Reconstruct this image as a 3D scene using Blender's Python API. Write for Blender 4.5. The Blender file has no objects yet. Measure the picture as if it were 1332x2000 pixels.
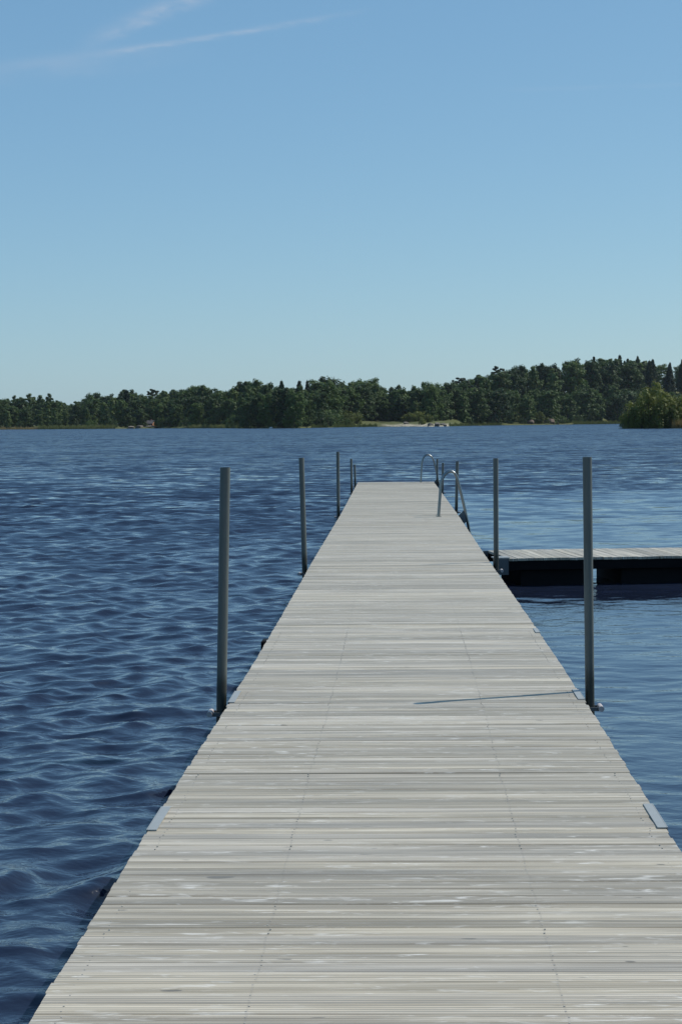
import bpy, bmesh, math, random
import numpy as np
from mathutils import Vector, Matrix, Euler

random.seed(7); rng = np.random.default_rng(11)
scene = bpy.context.scene
COL = scene.collection
R = math.radians

# ------------------------------------------------------------------ camera
EYE = 1.89
cam = bpy.data.cameras.new('camera'); camo = bpy.data.objects.new('camera', cam); COL.objects.link(camo)
cam.sensor_fit = 'HORIZONTAL'; cam.sensor_width = 24.0; cam.lens = 24.0 * 3837.0 / 1332.0
cam.clip_start = 0.1; cam.clip_end = 30000
pitch, yaw, roll = 0.0453, 0.02919, 0.0087
camo.matrix_world = (Matrix.Translation((0, 0, EYE)) @ Matrix.Rotation(yaw, 4, 'Z') @
                     Matrix.Rotation(math.pi / 2 - pitch, 4, 'X') @ Matrix.Rotation(-roll, 4, 'Z'))
scene.camera = camo

# ------------------------------------------------------------------ sky and sun
SUN_EL, SUN_AZ = R(51.0), R(64.3)          # azimuth clockwise from +Y
world = bpy.data.worlds.new('World'); scene.world = world; world.use_nodes = True
wn = world.node_tree; wn.nodes.clear()


class NT:
    """small helper for writing node trees"""
    def __init__(s, tree): s.t = tree
    def n(s, typ, **kw):
        nd = s.t.nodes.new(typ)
        for k, v in kw.items():
            setattr(nd, k, v)
        return nd
    def link(s, a, b): s.t.links.new(a, b)
    def put(s, sock, v):
        if hasattr(v, 'is_output') or isinstance(v, bpy.types.NodeSocket): s.link(v, sock)
        else: sock.default_value = v
    def m(s, op, a, b=None, c=None, clamp=False):
        nd = s.n('ShaderNodeMath', operation=op, use_clamp=clamp)
        s.put(nd.inputs[0], a)
        if b is not None: s.put(nd.inputs[1], b)
        if c is not None: s.put(nd.inputs[2], c)
        return nd.outputs[0]
    def vm(s, op, a, b=None):
        nd = s.n('ShaderNodeVectorMath', operation=op)
        s.put(nd.inputs[0], a)
        if b is not None: s.put(nd.inputs[1], b)
        return nd.outputs[0]
    def mix(s, f, a, b, blend='MIX'):
        nd = s.n('ShaderNodeMix', data_type='RGBA', blend_type=blend)
        s.put(nd.inputs[0], f); s.put(nd.inputs[6], a); s.put(nd.inputs[7], b)
        return nd.outputs[2]
    def noise(s, vec, scale=5, detail=2, rough=0.5, dist=0.0):
        nd = s.n('ShaderNodeTexNoise')
        if vec is not None: s.link(vec, nd.inputs['Vector'])
        nd.inputs['Scale'].default_value = scale; nd.inputs['Detail'].default_value = detail
        nd.inputs['Roughness'].default_value = rough; nd.inputs['Distortion'].default_value = dist
        return nd.outputs[0]
    def ramp(s, v, a, b, lo=0.0, hi=1.0):
        nd = s.n('ShaderNodeMapRange', interpolation_type='SMOOTHSTEP')
        s.put(nd.inputs[0], v); nd.inputs[1].default_value = a; nd.inputs[2].default_value = b
        nd.inputs[3].default_value = lo; nd.inputs[4].default_value = hi
        return nd.outputs[0]


W = NT(wn)
sky = W.n('ShaderNodeTexSky', sky_type='NISHITA', sun_disc=False, sun_elevation=SUN_EL, sun_rotation=SUN_AZ,
          altitude=0.0, air_density=0.75, dust_density=0.5, ozone_density=1.5)
tc = W.n('ShaderNodeTexCoord')
sep = W.n('ShaderNodeSeparateXYZ'); W.link(tc.outputs['Generated'], sep.inputs[0])
bx_, by_, bz_ = sep.outputs
bear = W.m('ARCTAN2', bx_, by_)
elev = W.m('ARCSINE', bz_)
cn = W.n('ShaderNodeCombineXYZ'); W.link(bear, cn.inputs[0]); W.link(elev, cn.inputs[1])
cvec = cn.outputs[0]
def streak(c2, c1, c0, width, b0, b1, f0, f1, amount, nscale, nstretch):
    """a thin high streak of ice cloud: gaussian about a curve in bearing/elevation, broken up by noise"""
    cur = W.m('ADD', W.m('MULTIPLY', W.m('ADD', W.m('MULTIPLY', bear, c2), c1), bear), c0)
    mp = W.n('ShaderNodeMapping'); W.link(cvec, mp.inputs[0])
    mp.inputs['Rotation'].default_value = (0, 0, -math.atan(c1 + 2 * c2 * -.1)); mp.inputs['Scale'].default_value = (1, nstretch, 1)
    nz = W.noise(mp.outputs[0], nscale, 4, .6)
    d = W.m('SUBTRACT', elev, cur)
    d = W.m('ADD', d, W.m('MULTIPLY', W.m('SUBTRACT', nz, .5), width * 1.2))
    g = W.m('POWER', 2.718, W.m('MULTIPLY', W.m('MULTIPLY', d, d), -1 / (width * width)))
    along = W.m('MULTIPLY', W.ramp(bear, b0, b0 + f0), W.ramp(bear, b1 - f1, b1, 1, 0))
    return W.m('MULTIPLY', W.m('MULTIPLY', g, along), W.m('MULTIPLY', W.ramp(nz, .30, .70, .25, 1), amount))
masks = [streak(0.064, 0.16555, 0.2073, 0.00135, -.155, -.005, .03, .06, .27, 70, 4),
         streak(0.064, 0.16555, 0.2068, 0.0030, -.23, -.10, .05, .06, .10, 40, 3),
         streak(-0.04, 0.40956, 0.25374, 0.0042, -.165, -.06, .04, .03, .34, 55, 3),
         streak(0.0, 0.11977, 0.19700, 0.0055, -.24, -.08, .07, .07, .09, 30, 3),
         streak(0.0, 0.0, 0.1655, 0.0010, .03, .19, .05, .05, .05, 50, 4)]
acc = masks[0]
for mm in masks[1:]: acc = W.m('ADD', acc, mm)
skyt = W.vm('ADD', W.mix(1.0, sky.outputs[0], (.575, .615, .50, 1), 'MULTIPLY'), (.47, 1.36, 2.76))
skycol = W.mix(W.m('MINIMUM', acc, 1.0), skyt, (5.4, 5.6, 6.2, 1))
bg = W.n('ShaderNodeBackground'); bg.inputs['Strength'].default_value = 0.112
W.link(skycol, bg.inputs['Color'])
wo = W.n('ShaderNodeOutputWorld'); W.link(bg.outputs[0], wo.inputs['Surface'])

sl = bpy.data.lights.new('sun', 'SUN'); sl.energy = 4.1; sl.angle = R(0.53); sl.color = (1.0, 0.945, 0.865)
so = bpy.data.objects.new('sun', sl); COL.objects.link(so)
sdir = Vector((math.cos(SUN_EL) * math.sin(SUN_AZ), math.cos(SUN_EL) * math.cos(SUN_AZ), math.sin(SUN_EL)))
so.rotation_euler = sdir.to_track_quat('Z', 'Y').to_euler(); so.location = (30, 20, 40)
vs = scene.view_settings
vs.view_transform = 'Standard'; vs.look = 'None'; vs.exposure = 0.0; vs.gamma = 1.0; vs.use_curve_mapping = False

# ------------------------------------------------------------------ helpers
def tag(o, label=None, cat=None, group=None, kind=None):
    if label: o['label'] = label
    if cat: o['category'] = cat
    if group: o['group'] = group
    if kind: o['kind'] = kind
    return o

def link(name, me, parent=None, mat=None, loc=None, smooth=False):
    o = bpy.data.objects.new(name, me); COL.objects.link(o)
    if parent: o.parent = parent
    if mat is not None and me is not None and not me.materials: me.materials.append(mat)
    if loc is not None: o.location = loc
    if smooth and me: me.polygons.foreach_set('use_smooth', [True] * len(me.polygons))
    return o

def empty(name, loc=(0, 0, 0), rz=0.0):
    o = bpy.data.objects.new(name, None); COL.objects.link(o); o.location = loc; o.rotation_euler = (0, 0, rz)
    o.empty_display_size = 0.2
    return o

def np_mesh(name, verts, quads=None, tris=None):
    verts = np.asarray(verts, np.float32).reshape(-1, 3)
    me = bpy.data.meshes.new(name)
    me.vertices.add(len(verts)); me.vertices.foreach_set('co', verts.ravel())
    loops, starts, tot = [], [], 0
    parts = []
    for arr, k in ((quads, 4), (tris, 3)):
        if arr is None or len(arr) == 0: continue
        arr = np.asarray(arr, np.int32).reshape(-1, k)
        loops.append(arr.ravel()); starts.append(tot + np.arange(len(arr)) * k); tot += arr.size
    loops = np.concatenate(loops); starts = np.concatenate(starts)
    me.loops.add(len(loops)); me.loops.foreach_set('vertex_index', loops.astype(np.int32))
    me.polygons.add(len(starts)); me.polygons.foreach_set('loop_start', starts.astype(np.int32))
    me.update(calc_edges=True); me.validate()
    return me

class MB:
    """collects simple solids into one mesh"""
    def __init__(s): s.v = []; s.f = []
    def add(s, vs, fs):
        b = len(s.v); s.v += [tuple(v) for v in vs]; s.f += [tuple(i + b for i in f) for f in fs]; return s
    def box(s, x0, x1, y0, y1, z0, z1, M=None, ch=0.0):
        if ch > 0:
            vs = []
            for z, c in ((z0, 0), (z1 - ch, 0), (z1, ch)):
                vs += [(x0 + c, y0 + c, z), (x1 - c, y0 + c, z), (x1 - c, y1 - c, z), (x0 + c, y1 - c, z)]
            fs = [(3, 2, 1, 0), (8, 9, 10, 11)]
            for r in (0, 4):
                for i in range(4):
                    j = (i + 1) % 4; fs.append((r + i, r + j, r + 4 + j, r + 4 + i))
        else:
            vs = [(x0, y0, z0), (x1, y0, z0), (x1, y1, z0), (x0, y1, z0), (x0, y0, z1), (x1, y0, z1), (x1, y1, z1), (x0, y1, z1)]
            fs = [(3, 2, 1, 0), (4, 5, 6, 7), (0, 1, 5, 4), (1, 2, 6, 5), (2, 3, 7, 6), (3, 0, 4, 7)]
        if M is not None: vs = [M @ Vector(v) for v in vs]
        return s.add(vs, fs)
    def tube(s, pts, rad, n=12, caps=True, inner=None):
        """swept round tube along points; rad a number or one per point"""
        pts = [Vector(p) for p in pts]
        rads = rad if isinstance(rad, (list, tuple)) else [rad] * len(pts)
        b = len(s.v); up = None
        for i, p in enumerate(pts):
            d = (pts[min(i + 1, len(pts) - 1)] - pts[max(i - 1, 0)]).normalized()
            if up is None:
                up = Vector((0, 1, 0)) if abs(d.y) < .9 else Vector((1, 0, 0))
            a = d.cross(up).normalized(); up = a.cross(d).normalized()
            for k in range(n):
                t = 2 * math.pi * k / n
                s.v.append(tuple(p + (a * math.cos(t) + up * math.sin(t)) * rads[i]))
        for i in range(len(pts) - 1):
            for k in range(n):
                k2 = (k + 1) % n
                s.f.append((b + i * n + k, b + i * n + k2, b + (i + 1) * n + k2, b + (i + 1) * n + k))
        if caps:
            s.f.append(tuple(b + k for k in reversed(range(n))))
            s.f.append(tuple(b + (len(pts) - 1) * n + k for k in range(n)))
        return s
    def mesh(s, name):
        me = bpy.data.meshes.new(name); me.from_pydata(s.v, [], s.f); me.update()
        bm = bmesh.new(); bm.from_mesh(me); bmesh.ops.recalc_face_normals(bm, faces=bm.faces); bm.to_mesh(me); bm.free()
        return me
    def build(s, name, mat, parent=None, smooth=False, loc=None):
        me = s.mesh(name)
        o = link(name, me, parent, mat, loc)
        if smooth:
            me.polygons.foreach_set('use_smooth', [True] * len(me.polygons))
            try: me.set_sharp_from_angle(angle=R(40))
            except Exception: pass
        return o

def mat(name):
    m = bpy.data.materials.new(name); m.use_nodes = True; m.node_tree.nodes.clear()
    t = NT(m.node_tree)
    out = t.n('ShaderNodeOutputMaterial'); p = t.n('ShaderNodeBsdfPrincipled')
    t.link(p.outputs[0], out.inputs['Surface'])
    return m, t, p, out

def simple(name, col, rough=.6, metal=0.0, var=.25, scale=8, bump=0.0, spec=.5):
    m, t, p, out = mat(name)
    co = t.n('ShaderNodeTexCoord').outputs['Object']
    nz = t.noise(co, scale, 4, .6)
    c = t.mix(nz, tuple(v * (1 - var) for v in col) + (1,), tuple(min(1, v * (1 + var)) for v in col) + (1,))
    t.link(c, p.inputs['Base Color'])
    p.inputs['Roughness'].default_value = rough; p.inputs['Metallic'].default_value = metal
    p.inputs['Specular IOR Level'].default_value = spec
    if bump:
        bp = t.n('ShaderNodeBump'); bp.inputs['Strength'].default_value = 1; bp.inputs['Distance'].default_value = bump
        t.link(nz, bp.inputs['Height']); t.link(bp.outputs[0], p.inputs['Normal'])
    return m

# ------------------------------------------------------------------ materials
def wood_material(name, per_object=True, axis='X', tint=(1, 1, 1)):
    """weathered grey ribbed decking; boards run along local X"""
    m, t, p, out = mat(name)
    co = t.n('ShaderNodeTexCoord').outputs['Object']
    if per_object: rnd = t.n('ShaderNodeObjectInfo').outputs['Random']
    else: rnd = t.n('ShaderNodeAttribute', attribute_name='tone').outputs['Fac']
    r2 = t.m('FRACT', t.m('MULTIPLY', rnd, 17.31)); r3 = t.m('FRACT', t.m('MULTIPLY', rnd, 71.77))
    off = t.n('ShaderNodeCombineXYZ'); t.link(t.m('MULTIPLY', rnd, 37.0), off.inputs[0]); t.link(t.m('MULTIPLY', r2, 53.0), off.inputs[2])
    v = t.vm('ADD', co, off.outputs[0])
    def strm(sx, sy, sc, det=3, rough=.55, dist=0.0):
        mp = t.n('ShaderNodeMapping'); mp.inputs['Scale'].default_value = (sx, sy, 1); t.link(v, mp.inputs[0])
        return t.noise(mp.outputs[0], sc, det, rough, dist)
    grain = strm(1.3, 60, 1.5, 4, .65)
    broad = strm(.7, 7, 1.2, 2)
    blot = strm(8, 30, 1.0, 3, .6, .7)
    knot = strm(9, 30, .8, 1, .5, .2)
    c = t.mix(grain, tuple(a * b for a, b in zip((.244, .224, .186), tint)) + (1,), tuple(a * b for a, b in zip((.735, .662, .548), tint)) + (1,))
    streak_ = strm(.8, 26, 1.0, 2, .6)
    c = t.mix(t.ramp(streak_, .30, .70, 0, 1), t.mix(1.0, c, (.60, .58, .54, 1), 'MULTIPLY'), t.mix(1.0, c, (1.18, 1.18, 1.17, 1), 'MULTIPLY'))
    tone = t.m('ADD', t.m('MULTIPLY', rnd, .42), .72)
    tc_ = t.n('ShaderNodeCombineXYZ'); 
    t.link(tone, tc_.inputs[0]); t.link(t.m('MULTIPLY', tone, t.m('ADD', t.m('MULTIPLY', r3, .03), .98)), tc_.inputs[1])
    t.link(t.m('MULTIPLY', tone, t.m('ADD', t.m('MULTIPLY', r3, .12), .91)), tc_.inputs[2])
    c = t.mix(1.0, c, tc_.outputs[0], 'MULTIPLY')
    c = t.mix(t.ramp(broad, .52, .78, 0, .45), c, (.20, .185, .165, 1))
    c = t.mix(t.ramp(strm(.5, 5, 1.7, 2), .56, .74, 0, .40), c, (.30, .25, .185, 1))
    c = t.mix(t.m('MULTIPLY', t.ramp(blot, .53, .74, 0, .72), t.ramp(strm(.9, 4, 1.3, 1), .38, .58)), c, (.78, .76, .70, 1))
    c = t.mix(t.ramp(knot, .75, .79, 0, .8), c, (.085, .075, .062, 1))
    sp = t.n('ShaderNodeSeparateXYZ'); t.link(co, sp.inputs[0])
    # ribs along the board, coloured darker in the grooves
    rib = t.m('MULTIPLY', t.m('ADD', t.m('SINE', t.m('MULTIPLY', sp.outputs[1], 2 * math.pi / .0188)), 1), .5)
    c = t.mix(t.m('MULTIPLY', t.ramp(rib, .40, .0), t.ramp(broad, .30, .62, .30, .78)), c, (.13, .125, .115, 1))
    # dark weathering where the fixings cross the stringers
    for xs in (-.43, .42):
        d = t.m('ABSOLUTE', t.m('SUBTRACT', sp.outputs[0], t.m('ADD', xs, t.m('MULTIPLY', t.m('SUBTRACT', r2, .5), .006))))
        c = t.mix(t.m('MULTIPLY', t.ramp(d, .001, .006, .16, 0), t.ramp(grain, .3, .6)), c, (.09, .085, .08, 1))
    t.link(c, p.inputs['Base Color'])
    p.inputs['Roughness'].default_value = .7; p.inputs['Specular IOR Level'].default_value = .4
    p.inputs['Sheen Tint'].default_value = (1, .94, .82, 1); p.inputs['Sheen Weight'].default_value = .34; p.inputs['Sheen Roughness'].default_value = .4
    h = t.m('ADD', t.m('MULTIPLY', rib, .0016), t.m('MULTIPLY', grain, .0022))
    bp = t.n('ShaderNodeBump'); bp.inputs['Strength'].default_value = .8; bp.inputs['Distance'].default_value = 1.0
    t.link(h, bp.inputs['Height']); t.link(bp.outputs[0], p.inputs['Normal'])
    return m

M_board = wood_material('weathered_board')
M_board_far = wood_material('weathered_board_joined', False)
M_timber = simple('dark_tarred_timber', (.008, .008, .009), .9, 0, .35, 6, .003, .12)
M_float = simple('black_float_plastic', (.007, .007, .008), .7, 0, .3, 5, .002, .15)
M_galv = simple('galvanised_plate', (.31, .335, .335), .55, .2, .14, 22, .0004)
M_galv_dark = simple('galvanised_bracket', (.10, .115, .125), .55, .4, .25, 14, .0005)
M_roller = simple('pale_roller', (.45, .41, .40), .5, 0, .12, 20)
M_steel = simple('brushed_stainless', (.24, .26, .26), .34, .9, .12, 20)
M_tread = simple('ladder_tread', (.12, .14, .15), .6, .3, .2, 12)
M_screw = simple('screw_head', (.37, .355, .32), .6, 0.0, .2, 50)

def post_material():
    m, t, p, out = mat('weathered_steel_post')
    co = t.n('ShaderNodeTexCoord').outputs['Object']
    sp = t.n('ShaderNodeSeparateXYZ'); t.link(co, sp.inputs[0])
    mp = t.n('ShaderNodeMapping'); mp.inputs['Scale'].default_value = (10, 10, 1.2); t.link(co, mp.inputs[0])
    nz = t.noise(mp.outputs[0], 2.0, 4, .6)
    c = t.mix(nz, (.045, .056, .050, 1), (.170, .185, .172, 1))
    wet = t.ramp(t.m('ADD', sp.outputs[2], t.m('MULTIPLY', t.m('SUBTRACT', nz, .5), .14)), .36, .50, 1, 0)
    c = t.mix(wet, c, (.022, .026, .020, 1))
    t.link(c, p.inputs['Base Color'])
    t.link(t.ramp(nz, .3, .7, .40, .55), p.inputs['Roughness'])
    p.inputs['Specular IOR Level'].default_value = .5
    return m
M_post = post_material()

# ------------------------------------------------------------------ water
def build_water():
    # polar rows get wider with distance; columns fine over the lake ahead, coarse elsewhere
    rs = [1.0, 2.0, 3.0, 3.8, 4.4]
    r = 4.4
    while r < 1500:
        r += .025 if r < 12 else .025 * (r / 12) ** 1.30
        rs.append(r)
    rs += [1700, 2000, 2600]
    rs = np.array(rs)
    fine = np.arange(-14.5, 12.01, .095)
    lft = -14.5 - np.cumsum(np.geomspace(.3, 12, 24)); rgt = 12 + np.cumsum(np.geomspace(.3, 12, 24))
    lft = lft[lft > -178]; rgt = rgt[rgt < 178]
    az = np.radians(np.concatenate([[-180], lft[::-1], fine, rgt, [180]]))
    RR, AA = np.meshgrid(rs, az, indexing='ij')
    X = RR * np.sin(AA); Y = RR * np.cos(AA); Z = np.zeros_like(X)
    DR = np.gradient(rs)[:, None]
    # lee of the jetty: calmer water on its right hand side as far as its end
    wob = 2.5 * np.sin(X * .35) + 1.5 * np.sin(X * .9 + 1.3)
    sx = np.clip((X - .3) / 1.2, 0, 1); sy = np.clip((56 + wob - .10 * X - Y) / 9, 0, 1)
    calm = sx * sx * (3 - 2 * sx) * sy * sy * (3 - 2 * sy)
    amp = 1 - .80 * calm
    # gustier and calmer patches
    patch = .5 + .5 * np.sin(X * .13 + Y * .05) * np.sin(Y * .11 - X * .07 + 2)
    amp = amp * (.82 + .36 * patch)
    rg = np.random.default_rng(5)
    N = 84
    lam = np.geomspace(.105, 1.25, N) * rg.uniform(.93, 1.07, N)
    main = math.atan2(-.80, .60)                     # waves run towards the viewer and to the right
    ang = main + rg.normal(0, .85, N) * np.clip(1.25 - .2 * lam, .6, 1.3)
    k = 2 * math.pi / lam
    slope = .021 * np.exp(-(np.log(lam / .42) / .55) ** 2) + .0185 * np.clip(1.25 - .8 * lam, .35, 1)
    slope = slope * 1.08
    a = slope / k
    ph = rg.uniform(0, 2 * math.pi, N)
    DX = np.zeros_like(X); DY = np.zeros_like(X); got = np.zeros_like(X)
    live = RR < 1500
    # slow group modulation so that crests come and go
    for i in range(N):
        fade = np.clip((lam[i] - 2.2 * DR) / (2.0 * DR), 0, 1)
        w = fade * amp; got += fade ** 2 * slope[i] ** 2
        if lam[i] < .9: w = w * (1 - .15 * calm)
        dx, dy = math.cos(ang[i]), math.sin(ang[i])
        th = k[i] * (X * dx + Y * dy) + ph[i]
        gm = 1 + .55 * np.sin(th * .13 + ph[i] * 3 + .09 * k[i] * (X * -dy + Y * dx))
        w = w * gm
        Z += w * a[i] * np.cos(th)
        sh = w * a[i] * (1.15 * np.cos(th) - .85 * np.sin(th))          # peaked crests that lean forward
        DX += sh * dx; DY += sh * dy
    X = X + DX; Y = Y + DY
    miss = np.sqrt(np.clip(1 - got / (slope ** 2).sum(), 0, 1)) * (1 - .6 * calm) * (.85 + .3 * patch)
    nr, na = X.shape
    verts = np.stack([X, Y, Z], -1).reshape(-1, 3)
    idx = np.arange(nr * na).reshape(nr, na)
    q = np.stack([idx[:-1, :-1], idx[1:, :-1], idx[1:, 1:], idx[:-1, 1:]], -1).reshape(-1, 4)[:, ::-1]
    me = np_mesh('lake_water', verts, q)
    me.polygons.foreach_set('use_smooth', np.ones(len(me.polygons), bool))
    at = me.attributes.new('calm', 'FLOAT', 'POINT'); at.data.foreach_set('value', calm.reshape(-1).astype(np.float32))
    at = me.attributes.new('unresolved', 'FLOAT', 'POINT'); at.data.foreach_set('value', miss.reshape(-1).astype(np.float32))
    m, t, p, out = mat('lake_water')
    g = t.n('ShaderNodeNewGeometry').outputs['Position']
    cal = t.n('ShaderNodeAttribute', attribute_name='calm').outputs['Fac']
    def nn(rot, sx, sy, sc, det, rough):
        mp = t.n('ShaderNodeMapping'); mp.inputs['Rotation'].default_value = (0, 0, rot); mp.inputs['Scale'].default_value = (sx, sy, 1)
        t.link(g, mp.inputs[0]); return t.noise(mp.outputs[0], sc, det, rough)
    n1 = nn(.35, .55, 1, 2.2, 3, .55)
    n2 = nn(.6, .6, 1, 7.5, 3, .6)
    h = t.m('ADD', t.m('MULTIPLY', n1, .016), t.m('ADD', t.m('MULTIPLY', n2, .0115), t.m('MULTIPLY', nn(-.3, .7, 1, 21, 2, .6), .0030)))
    h = t.m('MULTIPLY', h, t.m('SUBTRACT', 1.0, t.m('MULTIPLY', cal, .60)))
    bp = t.n('ShaderNodeBump'); bp.inputs['Strength'].default_value = 1.0; bp.inputs['Distance'].default_value = 1.0
    t.link(h, bp.inputs['Height'])
    # small waves too fine for the mesh further out: slopes straight from noise
    mis = t.n('ShaderNodeAttribute', attribute_name='unresolved').outputs['Fac']
    acc_ = None
    for rot, sx, sc, k_ in ((.3, .8, 2.6, .80), (.5, .95, .9, .85), (.1, .9, .25, .28)):
        mp = t.n('ShaderNodeMapping'); mp.inputs['Rotation'].default_value = (0, 0, rot); mp.inputs['Scale'].default_value = (sx, 1, 1)
        t.link(g, mp.inputs[0])
        nd = t.n('ShaderNodeTexNoise'); t.link(mp.outputs[0], nd.inputs['Vector']); nd.inputs['Scale'].default_value = sc; nd.inputs['Detail'].default_value = 3
        v_ = t.vm('MULTIPLY', t.vm('SUBTRACT', nd.outputs['Color'], (.5, .5, .5)), (k_ * .8, k_, 0))
        acc_ = v_ if acc_ is None else t.vm('ADD', acc_, v_)
    acc_ = t.vm('ADD', acc_, (0, -.19, 0))
    sc2 = t.n('ShaderNodeVectorMath', operation='SCALE'); t.link(acc_, sc2.inputs[0]); t.link(mis, sc2.inputs['Scale'])
    nrm = t.vm('NORMALIZE', t.vm('ADD', bp.outputs[0], sc2.outputs[0]))
    t.link(nrm, p.inputs['Normal'])
    p.inputs['Base Color'].default_value = (.013, .020, .042, 1)
    p.inputs['Roughness'].default_value = .025; p.inputs['IOR'].default_value = 1.40
    o = link('lake_water', me, None, m)
    tag(o, kind='structure')
build_water()

# ------------------------------------------------------------------ jetty
DECK = .32
BP = .100                                   # board pitch
CK = np.array([(3, -.008), (5.1, -.006), (6.9, -.003), (10.4, .0136), (13, .020), (16.1, .017), (23.7, -.006), (33.5, -.013), (42, -.045), (52.5, -.085)])
def cx(y): return .0228 + float(np.interp(y, CK[:, 0], CK[:, 1]))
HALF = .9985

def board_mesh(name, L, w=.0945, th=.028, bow=0.0, ch=.003):
    mb = MB(); prof = [(-w / 2, -th), (w / 2, -th), (w / 2, -ch), (w / 2 - ch, 0), (-w / 2 + ch, 0), (-w / 2, -ch)]
    secs = [-L / 2, 0, L / 2]; n = len(prof)
    vs = [(x, py + bow * (1 - (2 * x / L) ** 2), pz) for x in secs for (py, pz) in prof]
    fs = [tuple(reversed(range(n))), tuple(range(2 * n, 3 * n))]
    for s_ in range(2):
        for i in range(n):
            j = (i + 1) % n; fs.append((s_ * n + i, s_ * n + j, (s_ + 1) * n + j, (s_ + 1) * n + i))
    mb.add(vs, fs); return mb

jetty = tag(empty('floating_jetty', (0, 0, 0)), 'long weathered grey timber bathing jetty running out over the lake', 'jetty')
variants = []
for i, (w, bow) in enumerate(((.0970, 0), (.0965, .0008), (.0958, -.0008), (.0974, .0006), (.0962, 0), (.0968, -.0006))):
    me = board_mesh('board', 2 * HALF, w, .028, bow).mesh('board'); me.materials.append(M_board); variants.append(me)
Y0, Y1 = 3.3, 52.0
rb = random.Random(3)
WID = (.0970, .0965, .0958, .0974, .0962, .0968)
ys, vis_, cur = [], [], Y0 - .05                # boards laid one after another with uneven gaps
while cur < Y1:
    v_ = rb.randrange(6); ys.append(cur + WID[v_] / 2); vis_.append(v_)
    cur += WID[v_] + rb.choices((.0012, .0022, .0040, .0085), (4, 3, 2, 1.7))[0]
far_mb_v, far_mb_f, far_tone = [], [], []
screw = MB()
def board_pose(y):
    return (cx(y) + rb.gauss(0, .0022), y, DECK + rb.gauss(0, .0012)), (rb.gauss(0, .010), 0, rb.gauss(0, .0004))
for i, y in enumerate(ys):
    loc, rot = board_pose(float(y))
    vi = vis_[i]
    if i < 300:
        o = link('board', variants[vi], jetty); o.location = loc; o.rotation_euler = rot
        if y < 15:
            for xs in (-.93, -.43, .42, .93):
                for dy in (-.024, .024):
                    px, py = loc[0] + xs + rb.gauss(0, .003), loc[1] + dy
                    zc = DECK + .0012
                    vs_ = [(px + .003 * math.cos(a), py + .003 * math.sin(a), zc) for a in (0, 1.047, 2.094, 3.142, 4.189, 5.236)]
                    screw.add(vs_ + [(v[0], v[1], zc - .004) for v in vs_], [(0, 1, 2, 3, 4, 5)] + [(k_, k_ + 6, (k_ + 1) % 6 + 6, (k_ + 1) % 6) for k_ in range(6)])
    else:
        Mx = Matrix.LocRotScale(Vector(loc), Euler(rot), None)
        b = len(far_mb_v); src = variants[vi]
        far_mb_v += [tuple(Mx @ v.co) for v in src.vertices]
        for pl in src.polygons: far_mb_f.append(tuple(k_ + b for k_ in pl.vertices)); far_tone.append(((i * 0.61803) % 1))
me = bpy.data.meshes.new('far_boards'); me.from_pydata(far_mb_v, [], far_mb_f); me.update()
at = me.attributes.new('tone', 'FLOAT', 'FACE'); at.data.foreach_set('value', np.array(far_tone, np.float32))
fb = link('far_boards', me, jetty, M_board_far); fb['kind'] = 'stuff'
sc_ = screw.build('screws', M_screw, jetty); sc_['kind'] = 'stuff'
# frame beams under the boards, following the slight bends of the jetty
def beam(name, x0, x1, z0, z1, m_):
    mb = MB(); secs = list(np.arange(Y0 - .04, Y1 - .06, 1.0)) + [Y1 - .06]
    vs_ = []
    for y in secs:
        c = cx(y); vs_ += [(c + x0, y, z0), (c + x1, y, z0), (c + x1, y, z1), (c + x0, y, z1)]
    fs_ = [(3, 2, 1, 0), tuple(4 * (len(secs) - 1) + k_ for k_ in range(4))]
    for s_ in range(len(secs) - 1):
        for k_ in range(4): fs_.append((4 * s_ + k_, 4 * s_ + (k_ + 1) % 4, 4 * s_ + 4 + (k_ + 1) % 4, 4 * s_ + 4 + k_))
    return mb.add(vs_, fs_).build(name, m_, jetty)
for a, b in ((-.955, -.905), (-.455, -.405), (.395, .445), (.905, .955)):
    beam('stringer', a, b, .14, DECK - .0295, M_timber)
fy = Y0 + .3
while fy < Y1 - 1.5:
    for sx in (-.52, .52):
        c = cx(fy)
        MB().box(c + sx - .33, c + sx + .33, fy, fy + 1.25, -.16, .138, None, .03).build('float', M_float, jetty)
    fy += 2.6
# galvanised edge plates let into the deck edge
def edge_plate(side, y0, y1, w=.036):
    c0, c1 = cx(y0), cx(y1); z = DECK + .0055
    e0, e1 = c0 + side * (HALF + .002), c1 + side * (HALF + .002)
    i0, i1 = e0 - side * w, e1 - side * w
    mb = MB(); t_ = .004
    mb.add([(e0, y0, z), (e1, y1, z), (i1, y1, z), (i0, y0, z), (e0, y0, z - t_), (e1, y1, z - t_), (i1, y1, z - t_), (i0, y0, z - t_)],
           [(0, 1, 2, 3), (7, 6, 5, 4), (0, 4, 5, 1), (1, 5, 6, 2), (2, 6, 7, 3), (3, 7, 4, 0)])
    mb.add([(e0 + side * .001, y0, z), (e1 + side * .001, y1, z), (e1 + side * .001, y1, z - .16), (e0 + side * .001, y0, z - .16),
            (e0 + side * .004, y0, z), (e1 + side * .004, y1, z), (e1 + side * .004, y1, z - .16), (e0 + side * .004, y0, z - .16)],
           [(0, 1, 2, 3), (7, 6, 5, 4), (0, 4, 5, 1), (1, 5, 6, 2), (2, 6, 7, 3), (3, 7, 4, 0)])
    mb.build('edge_plate', M_galv, jetty)
edge_plate(-1, 7.50, 7.96); edge_plate(1, 7.52, 7.99)
edge_plate(-1, 10.97, 11.43, .034); edge_plate(1, 11.03, 11.44, .034)
edge_plate(1, 14.55, 14.85, .03)
c = cx(14.4)
MB().box(c - HALF - .055, c - HALF + .02, 14.30, 14.46, .20, .30, None, .01).build('fender', M_float, jetty)

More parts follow.
